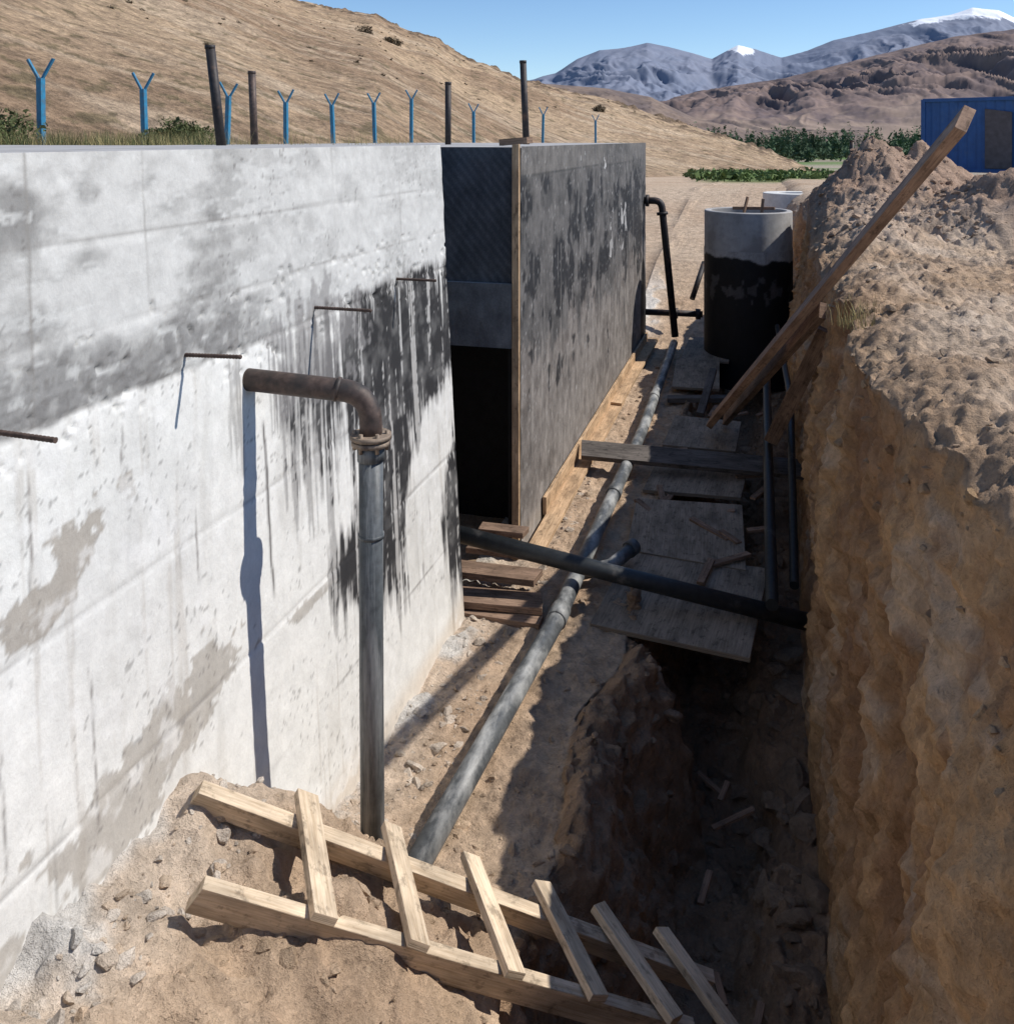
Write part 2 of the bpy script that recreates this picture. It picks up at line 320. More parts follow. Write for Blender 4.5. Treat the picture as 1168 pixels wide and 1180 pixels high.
# ---------------- reservoir wall (near) ----------------
def panel(name,mat,s0,s1,z0,z1,xf,colf,step=.012,parent=None,dispf=None):
    ns=int((s1-s0)/step)+1;nz=int((z1-z0)/step)+1
    s=np.linspace(s0,s1,ns)[:,None]+np.zeros((1,nz));z=np.linspace(z0,z1,nz)[None,:]+np.zeros((ns,1))
    x=xf(s,z)+ (dispf(s,z) if dispf else 0)
    o=mesh_np(name,np.stack([x,s,z],-1).reshape(-1,3),gridF(ns,nz),M[mat],colf(s,z).reshape(-1,3));o.parent=parent;return o
tank=empty('concrete_reservoir')
xw=lambda s,z:-1.82-.16*z/2.96
def ell(s,z,cs,cz,a,b): return 1-np.sqrt(((s-cs)/a)**2+((z-cz)/b)**2)
def wallcol(s,z):
    n=fbm(s*1.6,z*1.6,0,5,101);nf=fbm(s*9,z*9,0,4,102,.6);nh=sfbm(s*2.5,z*14,4,103,.6);nv=sfbm(s*26,z*.9,4,104,.6);nm=fbm(s*2.6,z*4,0,6,105,.62)
    nff=fbm(s*31,z*31,0,2,109,.6)
    low=cmix([.71,.70,.665],[.60,.59,.56],np.clip(.3+1.2*n+.25*nf,0,1))
    low=cmix(low,[.44,.40,.35],ss(nv+.3*n,.32,.55)*.40)
    low=cmix(low,[.50,.48,.44],ss(sfbm(s*6,z*1.2,4,133),.22,.40)*.35)
    up=cmix([.55,.545,.525],[.26,.255,.245],np.clip(.48+2.2*nm+.5*nh+.15*nf,0,1))
    sc_=np.exp(-(sfbm(s*3,z*16,3,131)/.030)**2)
    up=cmix(up,[.66,.66,.64],sc_*ss(nf,-.2,.15)*.55)
    up=cmix(up,[.64,.64,.62],ss(nh+.6*nm+.2*nff,.18,.34)*.6)
    up=cmix(up,[.57,.565,.545],ss(s+.35*nm,2.9,3.4)*.60)
    seam=2.2+.015*n+.03*nf
    t=ss(z,seam-.012,seam+.012);C=cmix(low,up,t)
    C=cmix(C,[.18,.175,.17],ss(z,seam-.03,seam+.01)*(1-ss(z,2.28,2.52+.3*nm))*ss(nf+.8*nm+.5*nff,-.2,.15)*.75*(1-ss(s,2.95,3.5)))
    C=cmix(C,[.74,.73,.70],np.exp(-((z-2.15-.03*n)/.035)**2)*.6*(nf>-.1))
    def raw(pt,C,k=.9):
        m=pt+.75*nf+.7*nm+.35*nh+.2*nff
        C=cmix(C,[.36,.325,.28],ss(m,.05,.11)*k)
        return cmix(C,[.24,.21,.18],np.exp(-((m-.07)/.03)**2)*.5)
    C=raw(np.maximum(ell(s,z-.07*np.sin(s*5),2.45,1.03,.66,.12)-.05,ell(s,z,1.80,.88,.26,.10)),C,.75)
    C=raw(ell(s,z-.45*(s-2.15),2.16,1.78,.22,.10),C)
    C=raw(ell(s,z,3.55,1.02,.28,.035)-.1,C,.7)
    for zz in (.55,1.06,1.62,2.2,2.43,2.70):
        C=cmix(C,[.22,.205,.19],np.exp(-((z-zz-.008*n)/.0065)**2)*np.clip(.55+1.3*fbm(s*3,z*0,zz,3,107),0,1)*.8)
        C=cmix(C,[.76,.75,.72],np.exp(-((z-zz+.02-.008*n)/.012)**2)*np.clip(.2+1.3*fbm(s*4,z*0,zz,3,117),0,1)*.6)
    for sx in (2.05,2.55,3.9,4.7):
        C=cmix(C,[.24,.225,.205],np.exp(-((s-sx-.01*fbm(z*2,0,sx,2,8))/.0055)**2)*np.clip(.3+1.2*fbm(z*2,0,sx,3,108),0,1)*.75)
    C=cmix(C,[.08,.07,.065],np.exp(-((s-3.2-.03*(1.9-z)-.010*nf)/.008)**2)*ss(z,1.15,1.25)*(1-ss(z,1.85,1.9))*.95)
    for (sa,za,zb_) in ((2.02,1.72,2.12),(2.22,.95,1.5),(2.75,1.4,1.75),(4.9,.7,1.0),(1.9,1.05,1.5),(2.4,1.9,2.15)):
        C=cmix(C,[.14,.12,.11],np.exp(-((s-sa-.015*nf)/.0045)**2)*ss(z,za,za+.1)*(1-ss(z,zb_-.1,zb_))*.7)
    q=np.maximum(ell(s,z,4.60,1.82,1.20,.62),ell(s,z,4.35,1.20,.55,.60)-.05)
    q=np.maximum(q,ell(s,z,5.35,.80,.24,.55)+.1);q=np.maximum(q,ell(s,z,3.88,1.02,.17,.24)+.15)
    cut=ell(s,z-.55*(s-4.95),4.98,1.08,.48,.36)
    q=q-1.6*np.clip(cut+.15,0,1)
    drip=.85*nv+.2*nf+.2*n
    zt_=2.22+.05*nv+.03*nf
    b=ss(q+drip,.04,.20)*(1-ss(z,zt_,zt_+.03))
    b2=ss(q+drip,-.18,.04)*(1-ss(z,zt_+.02,zt_+.06))
    C=cmix(C,[.27,.26,.25],b2*.7)
    C=cmix(C,[.030,.029,.030],b*np.clip(.95+.4*nf-1.9*ss(nv+.2*nff,.24,.38),0,1))
    halo=ell(s,z,3.72,2.10,.50,.30)
    C=cmix(C,[.24,.23,.225],ss(halo+.9*nf+.4*nv,.15,.4)*.65)
    C=cmix(C,[.55,.46,.36],(1-ss(z,.05,.22+.1*n))*.6)
    C=cmix(C,[.76,.75,.725],ss(nf+.6*n,.25,.45)*.45*(1-b2)*(z<2.2))
    C=cmix(C,[.16,.15,.14],ss(fbm(s*60,z*60,0,2,139),.52,.62)*.55*(1-b2)*ss(nm,-.05,.2))
    return C
def wdisp(s,z):
    d=.006*fbm(s*1.5,z*1.5,0,3,120)+.004*(z>2.2)*fbm(s*12,z*12,0,3,121)+.0012*fbm(s*20,z*20,0,2,122)
    d-= .006*np.exp(-((z-2.2)/.008)**2)+.004*np.exp(-((z-1.06)/.008)**2)+.003*np.exp(-((z-1.62)/.008)**2)
    d-= .012*ss(fbm(s*30,z*30,0,2,124),.45,.6)*(np.abs(z-2.28)<.18)
    return d
panel('painted_face','wall',-1.0,5.385,-.3,2.962,xw,wallcol,.0105,tank,wdisp)
def slab(acc,x0,x1,y0,y1,z0,z1,x0b=None,x1b=None):
    b=len(acc.v);x1b=x1 if x1b is None else x1b
    for z,xx in ((z0,x1b),(z1,x1)):
        acc.v+=[Vector((x0,y0,z)),Vector((xx,y0,z)),Vector((xx,y1,z)),Vector((x0,y1,z))]
    for f in ([3,2,1,0],[4,5,6,7],[0,1,5,4],[1,2,6,5],[2,3,7,6],[3,0,4,7]): acc.face([b+i for i in f],[(0,0)]*4)
a=Acc();slab(a,-6.08,-1.995,-3,5.380,-.3,2.955,None,-1.84);a.build('tank_body','ring',0,tank)
a=Acc();slab(a,-6.08,-3.1,5.38,6.30,-.3,2.93);a.build('link_wall','black',0,tank)
# ---------------- valve chamber (far block) ----------------
chm=empty('bitumen_coated_chamber')
def sidecol(s,z):
    n=fbm(s*1.0,z*1.4,0,5,201);nf=fbm(s*8,z*8,0,4,202,.6);nv=sfbm(s*7,z*1.3,4,203,.6);nb=fbm(s*2.4,z*3.0,0,5,204,.6)
    light=cmix([.22,.20,.185],[.14,.125,.115],np.clip(.5+1.4*nf+.9*n,0,1))
    mid=cmix([.12,.113,.108],[.07,.067,.065],np.clip(.5+1.6*nf+.8*nb,0,1))
    lvl=1.35+.75*n+.5*nv+.3*nb
    C=cmix(light,mid,ss(z-lvl,-.12,.08)*.95)
    d=ss(.7*nv+1.3*nb+.5*n+.3*nf-1.0*np.abs(z-1.98)+.28,.0,.12)
    C=cmix(C,[.020,.020,.022],d*.90)
    C=cmix(C,[.20,.185,.17],ss(z,2.70,2.74)*ss(nf+n,-.1,.3)*.5)
    C=cmix(C,[.34,.29,.24],(1-ss(z,.05,.30+.2*n))*.6)
    C=cmix(C,[.03,.03,.03],np.exp(-((z-2.72-.015*n)/.008)**2)*.7)
    C=cmix(C,[.42,.41,.40],ss(fbm(s*45,z*45,0,2,207),.60,.72)*.5)
    C=cmix(C,[.30,.28,.26],ss(sfbm(s*16,z*.9,3,208),.42,.6)*.4*(z<2.1))
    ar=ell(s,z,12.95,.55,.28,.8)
    C=cmix(C,[.01,.01,.01],ss(ar,0,.08))  # darkness of an arched opening painted into the face colour, no recess modelled
    return C
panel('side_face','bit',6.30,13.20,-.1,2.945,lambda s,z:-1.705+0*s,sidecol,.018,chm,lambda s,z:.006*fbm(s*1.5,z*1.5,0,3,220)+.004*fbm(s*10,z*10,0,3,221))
def fcol_(s,z):
    n=fbm(s*3,z*3,0,4,231);h=np.sin((s*1.0+z*.8)*95)
    C=cmix([.045,.050,.058],[.10,.105,.115],np.clip(.3+.9*n+.45*(h>.3),0,1));return C
def frontpanel(x0,x1,z0,z1,y,colf,name,mat,step=.012):
    nx=int((x1-x0)/step)+1;nz=int((z1-z0)/step)+1
    x=np.linspace(x0,x1,nx)[:,None]+np.zeros((1,nz));z=np.linspace(z0,z1,nz)[None,:]+np.zeros((nx,1))
    yy=y+.004*fbm(x*4,z*4,0,3,5)
    o=mesh_np(name,np.stack([x,yy,z],-1).reshape(-1,3),gridF(nx,nz),M[mat],colf(x,z).reshape(-1,3));o.parent=chm
frontpanel(-3.09,-1.765,1.96,2.94,6.30,fcol_,'membrane_panel','bit')
frontpanel(-3.09,-1.765,1.50,1.96,6.262,lambda s,z:cmix([.15,.155,.16],[.09,.09,.095],np.clip(.5+fbm(s*6,z*6,0,4,9),0,1)),'lintel_face','bit')
a=Acc();slab(a,-5.5,-1.71,6.95,13.19,-.2,2.94);slab(a,-5.5,-1.71,6.31,6.949,1.52,2.94);slab(a,-5.5,-1.765,6.27,6.309,1.502,1.96)
a.build('chamber_body','ring',0,chm)
a=Acc();slab(a,-1.80,-1.712,6.31,6.949,-.2,1.519);slab(a,-3.1,-1.8,6.90,6.948,-.2,1.519);slab(a,-3.09,-1.80,6.32,6.89,1.49,1.515);a.build('opening_jamb','black',0,chm)
a=Acc();a.beam((-1.735,6.285,.0),(-1.735,6.285,2.96),.05,.04,(0,1,0));a.build('corner_board','woodo',.002,chm)
# ---------------- formwork ----------------
a=Acc()
a.beam((-1.60,6.35,.06),(-1.61,10.2,.07),.13,.035);a.beam((-1.61,9.9,.10),(-1.60,13.3,.10),.14,.035);a.beam((-1.675,6.9,.14),(-1.675,13.1,.16),.03,.14)
a.build('formwork_board','woodo',.003)
a=Acc()
a.beam((-1.98,5.55,.05),(-1.38,5.62,.05),.20,.045);a.beam((-2.0,5.78,.12),(-1.45,5.80,.12),.17,.045);a.beam((-1.98,5.98,.19),(-1.50,5.99,.19),.15,.04);a.beam((-2.02,5.5,-.01),(-1.35,5.48,.0),.12,.05)
a.beam((-1.95,6.12,.26),(-1.62,6.13,.26),.12,.04)
a.build('timber_step','woodd',.004)
# ---------------- standpipe ----------------
sp=empty('standpipe')
a=Acc();e=arc((-1.58,3.19,2.035),(-1.462,3.21,2.03),(-1.462,3.21,1.905),10)
a.tube([(-2.0,3.10,2.075)]+e+[(-1.462,3.21,1.865)],.043,28)
a.tube([(-1.60,3.185,2.04),(-1.585,3.19,2.036)],.047,28)
a.build('steel_elbow','rust',0,sp)
a=Acc()
a.tube([(-1.462,3.21,1.872),(-1.462,3.21,1.854)],.078,28);a.tube([(-1.462,3.21,1.848),(-1.462,3.21,1.830)],.074,28)
for k in range(6):
    t=k*math.pi/3+.3;x=-1.462+.062*math.cos(t);y=3.21+.062*math.sin(t);a.tube([(x,y,1.885),(x,y,1.81)],.008,6)
a.build('flange','rustl',0,sp)
a=Acc();a.tube([(-1.462,3.21,1.828),(-1.461,3.212,1.0),(-1.455,3.22,-.2)],.046,28)
a.build('riser','hdpev',0,sp)
a=Acc();a.tube([(-1.462,3.211,1.828),(-1.462,3.211,1.77)],.052,28);a.tube([(-1.461,3.212,1.49),(-1.461,3.212,1.475)],.0495,28);a.build('riser_collar','hdpev',0,sp)
# ---------------- pipes ----------------
def pipe_obj(name,pts,r,mat,coll=()):
    a=Acc();a.tube(pts,r,24)
    for (p,q,rr) in coll:a.tube([p,q],rr,24)
    return a.build(name,mat)
def lerp(p,q,t): return tuple(p[i]+(q[i]-p[i])*t for i in range(3))
A0,A1,A2,A3=(-1.36,3.30,.09),(-1.22,5.31,.12),(-1.20,8.97,.11),(-1.28,13.0,.12)
pipe_obj('water_pipe',[A0,lerp(A0,A1,.5),A1,lerp(A1,A2,.5),A2,lerp(A2,A3,.5),A3],.053,'hdpe',[(lerp(A1,A2,-.0),lerp(A1,A2,.04),.061),(lerp(A1,A2,.55),lerp(A1,A2,.58),.061),(lerp(A2,A3,.3),lerp(A2,A3,.33),.061)])
pipe_obj('branch_pipe',[lerp(A1,A2,.17),(-1.02,6.1,.12),(-.9,6.35,.16)],.045,'hdpe',[((-.93,6.3,.15),(-.9,6.36,.16),.055)])
pipe_obj('plastic_pipe',[(-2.05,5.62,.44),(-1.0,5.74,.25),(.30,5.90,.02)],.053,'blackpipe')
pipe_obj('plastic_pipe',[(.02,5.8,.15),(.0,7.6,.28),(-.02,10.4,.38)],.04,'blackpipe')
pipe_obj('plastic_pipe',[(.16,6.2,.1),(.2,9,.55),(.1,11.4,.75)],.03,'blackpipe')
pipe_obj('steel_pipe',[(-1.75,13.05,2.12)]+arc((-1.56,13.05,2.12),(-1.46,13.05,2.12),(-1.45,13.05,2.0),6)+[(-1.27,13.05,.2)],.05,'dsteel',[((-1.68,13.05,2.12),(-1.64,13.05,2.12),.085),((-1.452,13.05,1.96),(-1.447,13.05,1.92),.08)])
pipe_obj('steel_pipe',[(-1.75,13.2,.5),(-.9,13.25,.5)],.045,'dsteel',[((-1.0,13.245,.5),(-.93,13.25,.5),.075),((-1.3,13.22,.5),(-1.25,13.22,.5),.075)])
pipe_obj('steel_pipe',[(-1.1,13.9,.6),(-.95,14.3,1.1)],.04,'dsteel')
# ---------------- boards ----------------
def board(name,p0,p1,w,t,mat='woodd',up=(0,0,1),bev=.003):
    a=Acc();a.beam(p0,p1,w,t,up);return a.build(name,mat,bev)
bp0,bp1=Vector((-.54,9.26,.2)),Vector((.925,4.90,3.10))
board('long_plank',bp0,bp1,.06,.16,'woodl',(0.55,.1,1))
board('long_plank',bp0+Vector((.12,.25,-.05)),bp0.lerp(bp1,.58)+Vector((.06,.1,-.10)),.05,.12,'woodd',(.2,.1,1))
board('timber_prop',(.02,8.3,.35),(.42,7.3,1.55),.12,.04,'woodd',(0,-1,.3))
board('cross_plank',(-1.62,8.08,.20),(.34,8.28,.14),.22,.045,'woodg',(0,-.35,1))
def sheet(name,x0,x1,y0,y1,z,mat='ply',tz=0,th=.03,sk=.03):
    a=Acc();m=(x0+x1)/2;a.beam((m,y0,z),(m+sk,y1,z+tz),x1-x0,th);return a.build(name,mat,.003)
sheet('plywood_sheet',-1.06,-.10,5.48,6.55,-.0,'ply',.02,.03,.10)
sheet('plywood_sheet',-.98,-.15,6.50,7.45,.03,'ply',.04,.03,-.05)
sheet('plywood_sheet',-1.02,-.22,7.75,8.75,.02,'ply',.02,.03,.06)
sheet('plywood_sheet',-.98,-.30,8.85,9.75,.04,'ply',.02)
sheet('plywood_sheet',-1.10,-.55,10.9,12.1,.06,'ply',.05,.03,-.06)
sheet('plywood_sheet',-1.12,-.50,12.2,13.4,.08,'ply',.05)
board('timber_offcut',(-1.1,10.4,.06),(-.3,10.5,.1),.14,.05,'woodg')
board('timber_offcut',(-.7,9.9,.06),(-.62,10.9,.3),.08,.05,'woodg')
# ---------------- ladder ----------------
lad=empty('wooden_ladder')
def L3(a,b,f): return Vector(cw(*[a[i]+(b[i]-a[i])*f for i in range(3)]))
RA0,RA1=(-1.009,2.95,-2.12),(.57,3.40,-3.08);RB0,RB1=(-.889,2.60,-2.154),(.46,3.10,-3.0)
upn=(L3(RA0,RA1,1)-L3(RA0,RA1,0)).cross(L3(RB0,RB1,.5)-L3(RA0,RA1,.5)).normalized()
if upn.z<0: upn=-upn
a=Acc();a.beam(L3(RA0,RA1,-.0),L3(RA0,RA1,1.12),.045,.085,upn+Vector((0,-.5,.2)));a.build('rail','wood',.003,lad)
a=Acc();a.beam(L3(RB0,RB1,-.0),L3(RB0,RB1,1.12),.04,.10,upn+Vector((0,-.3,.1)));a.build('rail','wood',.003,lad)
for k,(fa,fb) in enumerate([(.20,.225),(.377,.423),(.554,.64),(.72,.84),(.863,1.036),(1.02,1.216)]):
    p=L3(RA0,RA1,fa);q=L3(RB0,RB1,fb);d=(q-p).normalized()
    a=Acc();o=upn*.062;a.beam(p-d*.085+o,q+d*.05+o+upn*random.uniform(0,.01),random.uniform(.066,.082),.028,upn);a.build('rung_%d'%(k+1),'wood',.002,lad)
# ---------------- manhole ----------------
mh=empty('manhole_shaft')
mx,my=-.27,12.85
def ringm(name,r0,r1,z0,z1,mat,n=64,cx=mx,cy=my,par=mh):
    a=Acc()
    prof=[(r1,z0),(r1,z1-.01),(r1-.01,z1),(r0+.01,z1),(r0,z1-.01),(r0,z0)]
    for (r,z) in prof:
        for k in range(n):
            t=2*math.pi*k/n;a.v.append(Vector((cx+r*math.cos(t),cy+r*math.sin(t),z)))
    for i in range(len(prof)-1):
        for k in range(n):
            k2=(k+1)%n;a.face([i*n+k,i*n+k2,(i+1)*n+k2,(i+1)*n+k],[(0,0)]*4,True)
    o=a.build(name,mat,0,par);m=o.modifiers.new('es','EDGE_SPLIT');m.split_angle=.6;return o
ringm('upper_ring',.50,.58,1.20,2.03,'ring')
def mcol(T,z):
    e=1.42+.05*fbm(T*3,0*z,0,3,301)+.04*np.sin(T*2)
    n=fbm(T*6,z*6,0,4,302)
    C=cmix([.35,.34,.33],[.010,.010,.011],ss(e-z+.03*n,-.01,.02))
    C=cmix(C,[.16,.15,.15],ss(n+.2-2*np.abs(z-1.0),.25,.4)*.4*(z<1.25));return C
nt_,nz_=160,120
T=np.linspace(0,2*math.pi,nt_)[:,None]+np.zeros((1,nz_));z=np.linspace(-.3,1.52,nz_)[None,:]+np.zeros((nt_,1))
o=mesh_np('lower_ring',np.stack([mx+.586*np.cos(T),my+.586*np.sin(T),z],-1).reshape(-1,3),gridF(nt_,nz_),M['bit'],mcol(T,z).reshape(-1,3));o.parent=mh
a=Acc();a.beam((mx-.05,my-.2,2.0),(mx+.0,my-.15,2.22),.03,.03);a.beam((mx+.18,my-.2,2.0),(mx+.2,my-.2,2.2),.03,.04);a.beam((mx-.2,my-.1,2.06),(mx+.35,my-.15,2.07),.05,.04);a.build('timber_marker','woodl',.002,mh)
c=cw(6.25,20,-1.18);m2=empty('manhole_cover')
ringm('cover_ring',.30,.62,c[2]-.5,c[2],'white',48,c[0],c[1],m2);ringm('cover_plate',.0,.42,c[2]-.1,c[2]-.04,'ring',48,c[0],c[1],m2)
# ---------------- rebar ----------------
def xwall(z):return -1.82-.16*z/2.96
def rebar(name,p0,p1):
    p0=Vector(p0);p1=Vector(p1);n=int((p1-p0).length/.006);pts=[p0.lerp(p1,i/n) for i in range(n+1)]
    a=Acc();a.tube(pts,[.0062 if i%2 else .0082 for i in range(n+1)],8);a.build(name,'rebar')
for (s_,z_,L_,dz_) in ((2.73,2.25,.22,.008),(3.66,2.25,.278,0),(4.59,2.24,.231,0),(1.885,2.25,.225,-.006)):
    rebar('rebar_stub',(xwall(z_)-.03,s_,z_),(xwall(z_)+L_,s_,z_+dz_))
# ---------------- vents and fence ----------------
def vent(X,Yd,top,base,r,lean=0,mat='dsteel',name='vent_pipe'):
    a=Acc();p1=Vector(cw(X+lean,Yd,top));p0=Vector(cw(X,Yd,base));a.tube([p0,p1],r,14);a.tube([p1-Vector((0,0,.03)),p1],r*1.08,14);a.build(name,mat)
vent(-2.37,7.6,.78,-.15,.040,-.105);vent(-2.60,9.4,.70,-.1,.038,-.03,'rust');vent(-.62,9.6,.60,-.2,.032,0);vent(.215,10,.86,-.15,.036,-.04)
vent(5.9,15.6,-.02,-.9,.035,0,'dsteel','marker_post')
for (X_,Yd,tp) in [(-5.95,11.7,1.02),(-5.50,14,1.0),(-5.02,16.2,1.0),(-4.45,18.4,.98),(-3.80,20.3,1.0),(-3.15,22.1,1.12),(-2.52,24,1.3),(-.98,27,1.05),(1.22,32,1.1),(3.7,38,1.0),(-6.4,9.4,1.0)]:
    b=empty('fence_post');a=Acc()
    j=random.uniform(-.12,.12)
    base=Vector(cw(X_,Yd,-1.7));top=Vector(cw(X_+j,Yd,tp-.24))
    a.beam(base,top,.078,.078,(0,1,0))
    for sx in (-1,1): a.beam(top-Vector((0,0,.05)),Vector(cw(X_+j+sx*.15,Yd+.03*sx,tp+random.uniform(-.02,.02))),.034,.034,(0,1,0))
    a.build('post_and_arms','bluep',.004,b)
a=Acc();a.beam(cw(-.05,7.3,-.03),cw(.18,7.2,-.01),.10,.05);a.build('timber_offcut','woodd')
# ---------------- hill ----------------
hpx=[-1200,-400,0,200,345,380,430,470,500,540,560,600,620,660,700,760,830,880,960,1060];hpy=[-420,-270,-140,-62,0,9,18,36,44,69,74,92,95,106,114,134,155,172,203,230]
px=np.linspace(-1150,1040,1000)[:,None];u=(px-584)/1050
el=(160-np.interp(px,hpx,hpy))/1050
R=np.interp(px,[-1200,0,345,700,1060],[120,130,150,150,110])
r0=np.interp(px,[-1200,0,258,434,546,700,1060],[12,15,20,28,36,50,55]);z0=np.interp(px,[-1200,434,720,1060],[-.55,-.6,-2.6,-4.4])
q=np.concatenate([np.linspace(0,1,300),1+np.linspace(.01,.7,20)])[None,:]
qq=np.clip(q,0,1)**1.25
rr=r0+(R-r0)*np.where(q<=1,qq,q)
zc=el*R
zz=z0+(zc-z0)*qq-np.clip(q-1,0,1)*R*.35
hx=u*rr;hy=rr
w=np.sin(np.clip(q,0,1)*math.pi*.5)
d1=fbm(hx*.05,hy*.05,0,5,401);rocks=fbm(hx*.5,hy*.5,0,3,402);rk=fbm(hx*.55,hy*.55,0,3,403)
zz=zz+w*(1.6*d1*(q<1.2)*(1-.85*np.exp(-((q-1)/.12)**2)))+.20*rocks*w+1.1*np.clip(rk-.22,0,1)*ss(q,.80,.98)*(1+0*px)
wx,wy=CA*hx-SA*hy,SA*hx+CA*hy
hc=cmix([.43,.31,.20],[.30,.205,.13],np.clip(.45+1.6*d1+.5*rocks,0,1))
hc=cmix(hc,[.50,.385,.27],ss(fbm(hx*.1,hy*.4,0,4,405),.1,.4)*.6)
hc=cmix(hc,[.53,.41,.29],np.exp(-(fbm(hx*.025,hy*.08,0,2,411)/.02)**2)*.5)
hc=cmix(hc,[.12,.085,.06],ss(rk,.18,.32)*ss(q+.12*d1,.68,.95)*.85)
hc=cmix(hc,[.15,.12,.065],ss(fbm(hx*1.4,hy*1.4,0,3,407)+.25*(1-ss(q,0,.3))-.05,.32,.44)*.7)
mesh_np('hill',np.stack([wx,wy,zz+3],-1).reshape(-1,3),gridF(len(px),q.shape[1],True),M['hill'],hc.reshape(-1,3))
HP=np.stack([wx,wy,zz+3],-1)
# ---------------- mountains ----------------
def mountain(name,kx,ky,D0,D1,cols,gf,ga,seed,snow=None,haze=(0,0,0),hz=0,sharp=1.0,x0=200,x1=1900,nu=1100,nq=170,apron=None,mat='mount'):
    px=np.linspace(x0,x1,nu)[:,None];u=(px-584)/1050
    el=(160-np.interp(px,kx,ky))/1050
    q=np.concatenate([np.linspace(0,1,nq),np.linspace(1.02,1.8,30)])[None,:]
    r=D0+(D1-D0)*q;H=el*D1
    sh=np.where(q<=1,np.clip(q,0,1)**sharp,1-(q-1)*1.2)
    hx=u*r
    wv=fbm(hx*gf*.5,r*gf*.5,0,3,seed+9)*1.2
    g=1-np.abs(sfbm(hx*gf+wv,r*gf*.30+wv,6,seed,.5))*2.6
    g2=fbm(hx*gf*4,r*gf*2.5,0,5,seed+5,.6)
    env=np.sin(np.clip(q,0,1)*math.pi)**.8*(.35+.65*ss(q,.15,.6))+ .05
    z=H*sh+ga*(g-.6)*env+ga*.22*g2*(env+.1)
    z=z-14*(1-ss(q,0,.05))
    wx,wy=CA*hx-SA*r,SA*hx+CA*r
    C=cmix(cols[0],cols[1],np.clip(.5+1.3*g2+.9*(.5-g),0,1))
    if apron is not None: C=cmix(C,apron,1-ss(q+.2*g2,.08,.30))
    if snow:
        th=snow-430*np.exp(-((px-858)/30)**2)
        sn=ss(z+g2*ga*1.2,th,th+ga*.25)
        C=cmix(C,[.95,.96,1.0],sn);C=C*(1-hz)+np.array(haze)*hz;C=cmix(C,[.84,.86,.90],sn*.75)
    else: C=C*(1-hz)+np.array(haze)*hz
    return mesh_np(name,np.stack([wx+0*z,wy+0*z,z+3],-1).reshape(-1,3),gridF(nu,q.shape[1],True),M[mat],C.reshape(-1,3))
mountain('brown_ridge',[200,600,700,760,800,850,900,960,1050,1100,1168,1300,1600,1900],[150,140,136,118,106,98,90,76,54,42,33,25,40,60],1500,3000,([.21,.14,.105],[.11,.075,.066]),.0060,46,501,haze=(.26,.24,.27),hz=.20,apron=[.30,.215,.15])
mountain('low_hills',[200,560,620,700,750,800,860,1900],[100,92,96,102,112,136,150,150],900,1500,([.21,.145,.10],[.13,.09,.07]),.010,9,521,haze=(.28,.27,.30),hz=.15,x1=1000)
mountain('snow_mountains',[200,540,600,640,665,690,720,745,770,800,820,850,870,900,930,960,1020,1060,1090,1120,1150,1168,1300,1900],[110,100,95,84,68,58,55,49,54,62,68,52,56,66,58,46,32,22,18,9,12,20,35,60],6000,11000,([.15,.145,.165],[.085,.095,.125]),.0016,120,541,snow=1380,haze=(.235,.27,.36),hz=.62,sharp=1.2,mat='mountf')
# ---------------- vegetation ----------------
def foliage(name,items,mat):
    V=[];F=[];b=0
    for (c,rx,rz,n,ls) in items:
        c=np.array(c);d=rng.normal(size=(n,3));d/=np.linalg.norm(d,axis=1)[:,None];rad=rng.random(n)[:,None]**.45
        lump=1+.35*vn(d[:,0]*2.2+c[0],d[:,1]*2.2,d[:,2]*2.2+c[1],5)[:,None]
        pos=c+d*rad*lump*np.array([rx,rx,rz])
        a=rng.normal(size=(n,3))*ls;bb=rng.normal(size=(n,3))*ls
        v=np.stack([pos-a,pos+bb*.6,pos+a,pos-bb*.6],1);V.append(v.reshape(-1,3));F.append(np.arange(4*n).reshape(n,4)+b);b+=4*n
    return mesh_np(name,np.concatenate(V),np.concatenate(F),M[mat],None,False)
def gz(x,y): return float(np.interp(y,ys,plat[:,0]))
it=[]
for k in range(560):
    px_=random.uniform(785,1085) if k<480 else random.uniform(1085,1500);D=random.uniform(380,850)
    X_=(px_-584)/1050*D;tall=random.random()<.42;h=random.uniform(13,21)*D/650 if tall else random.uniform(6,11)*D/650
    w=(random.uniform(1.3,2.1) if tall else random.uniform(3,6))*D/650
    x,y,_=cw(X_,D,0);g_=gz(x,y);it.append(((x,y,g_+h*.5),w,h*.55,80,.65))
foliage('distant_trees',it,'leafd')
for (px_,py_,D,rx) in [(5,150,10.5,.42),(-25,152,11,.5),(205,152,13,.32),(225,156,14,.28),(185,158,14,.28)]:
    x,y,z=cw((px_-584)/1050*D,D,(160-py_)/1050*D);foliage('shrub',[((x,y,z),rx,rx*.6,1100,.017)],'leaf')
it=[]
for (px_,D,py_,r) in [(420,100,73,1.0),(455,100,88,.8),(446,100,85,.6),(228,90,40,.6),(690,120,128,.8)]:
    x,y,z=cw((px_-584)/1050*D,D,(160-py_)/1050*D);dd_=np.abs(HP[...,0]-x)+np.abs(HP[...,1]-y);c_=HP[np.unravel_index(np.argmin(dd_),dd_.shape)]
    it.append(((x,y,float(c_[2])+r*.3),r,r*.7,400,.10))
kk=np.where((HP[...,2]>6)&(q+0*HP[...,2]<1.0)&(q+0*HP[...,2]>.25))
for k in rng.integers(0,len(kk[0]),420):
    c=HP[kk[0][k],kk[1][k]];r=rng.uniform(.08,.26);it.append((tuple(c),r,r*.5,40,.03+r*.08))
foliage('hillside_scrub',it,'brush')
it=[]
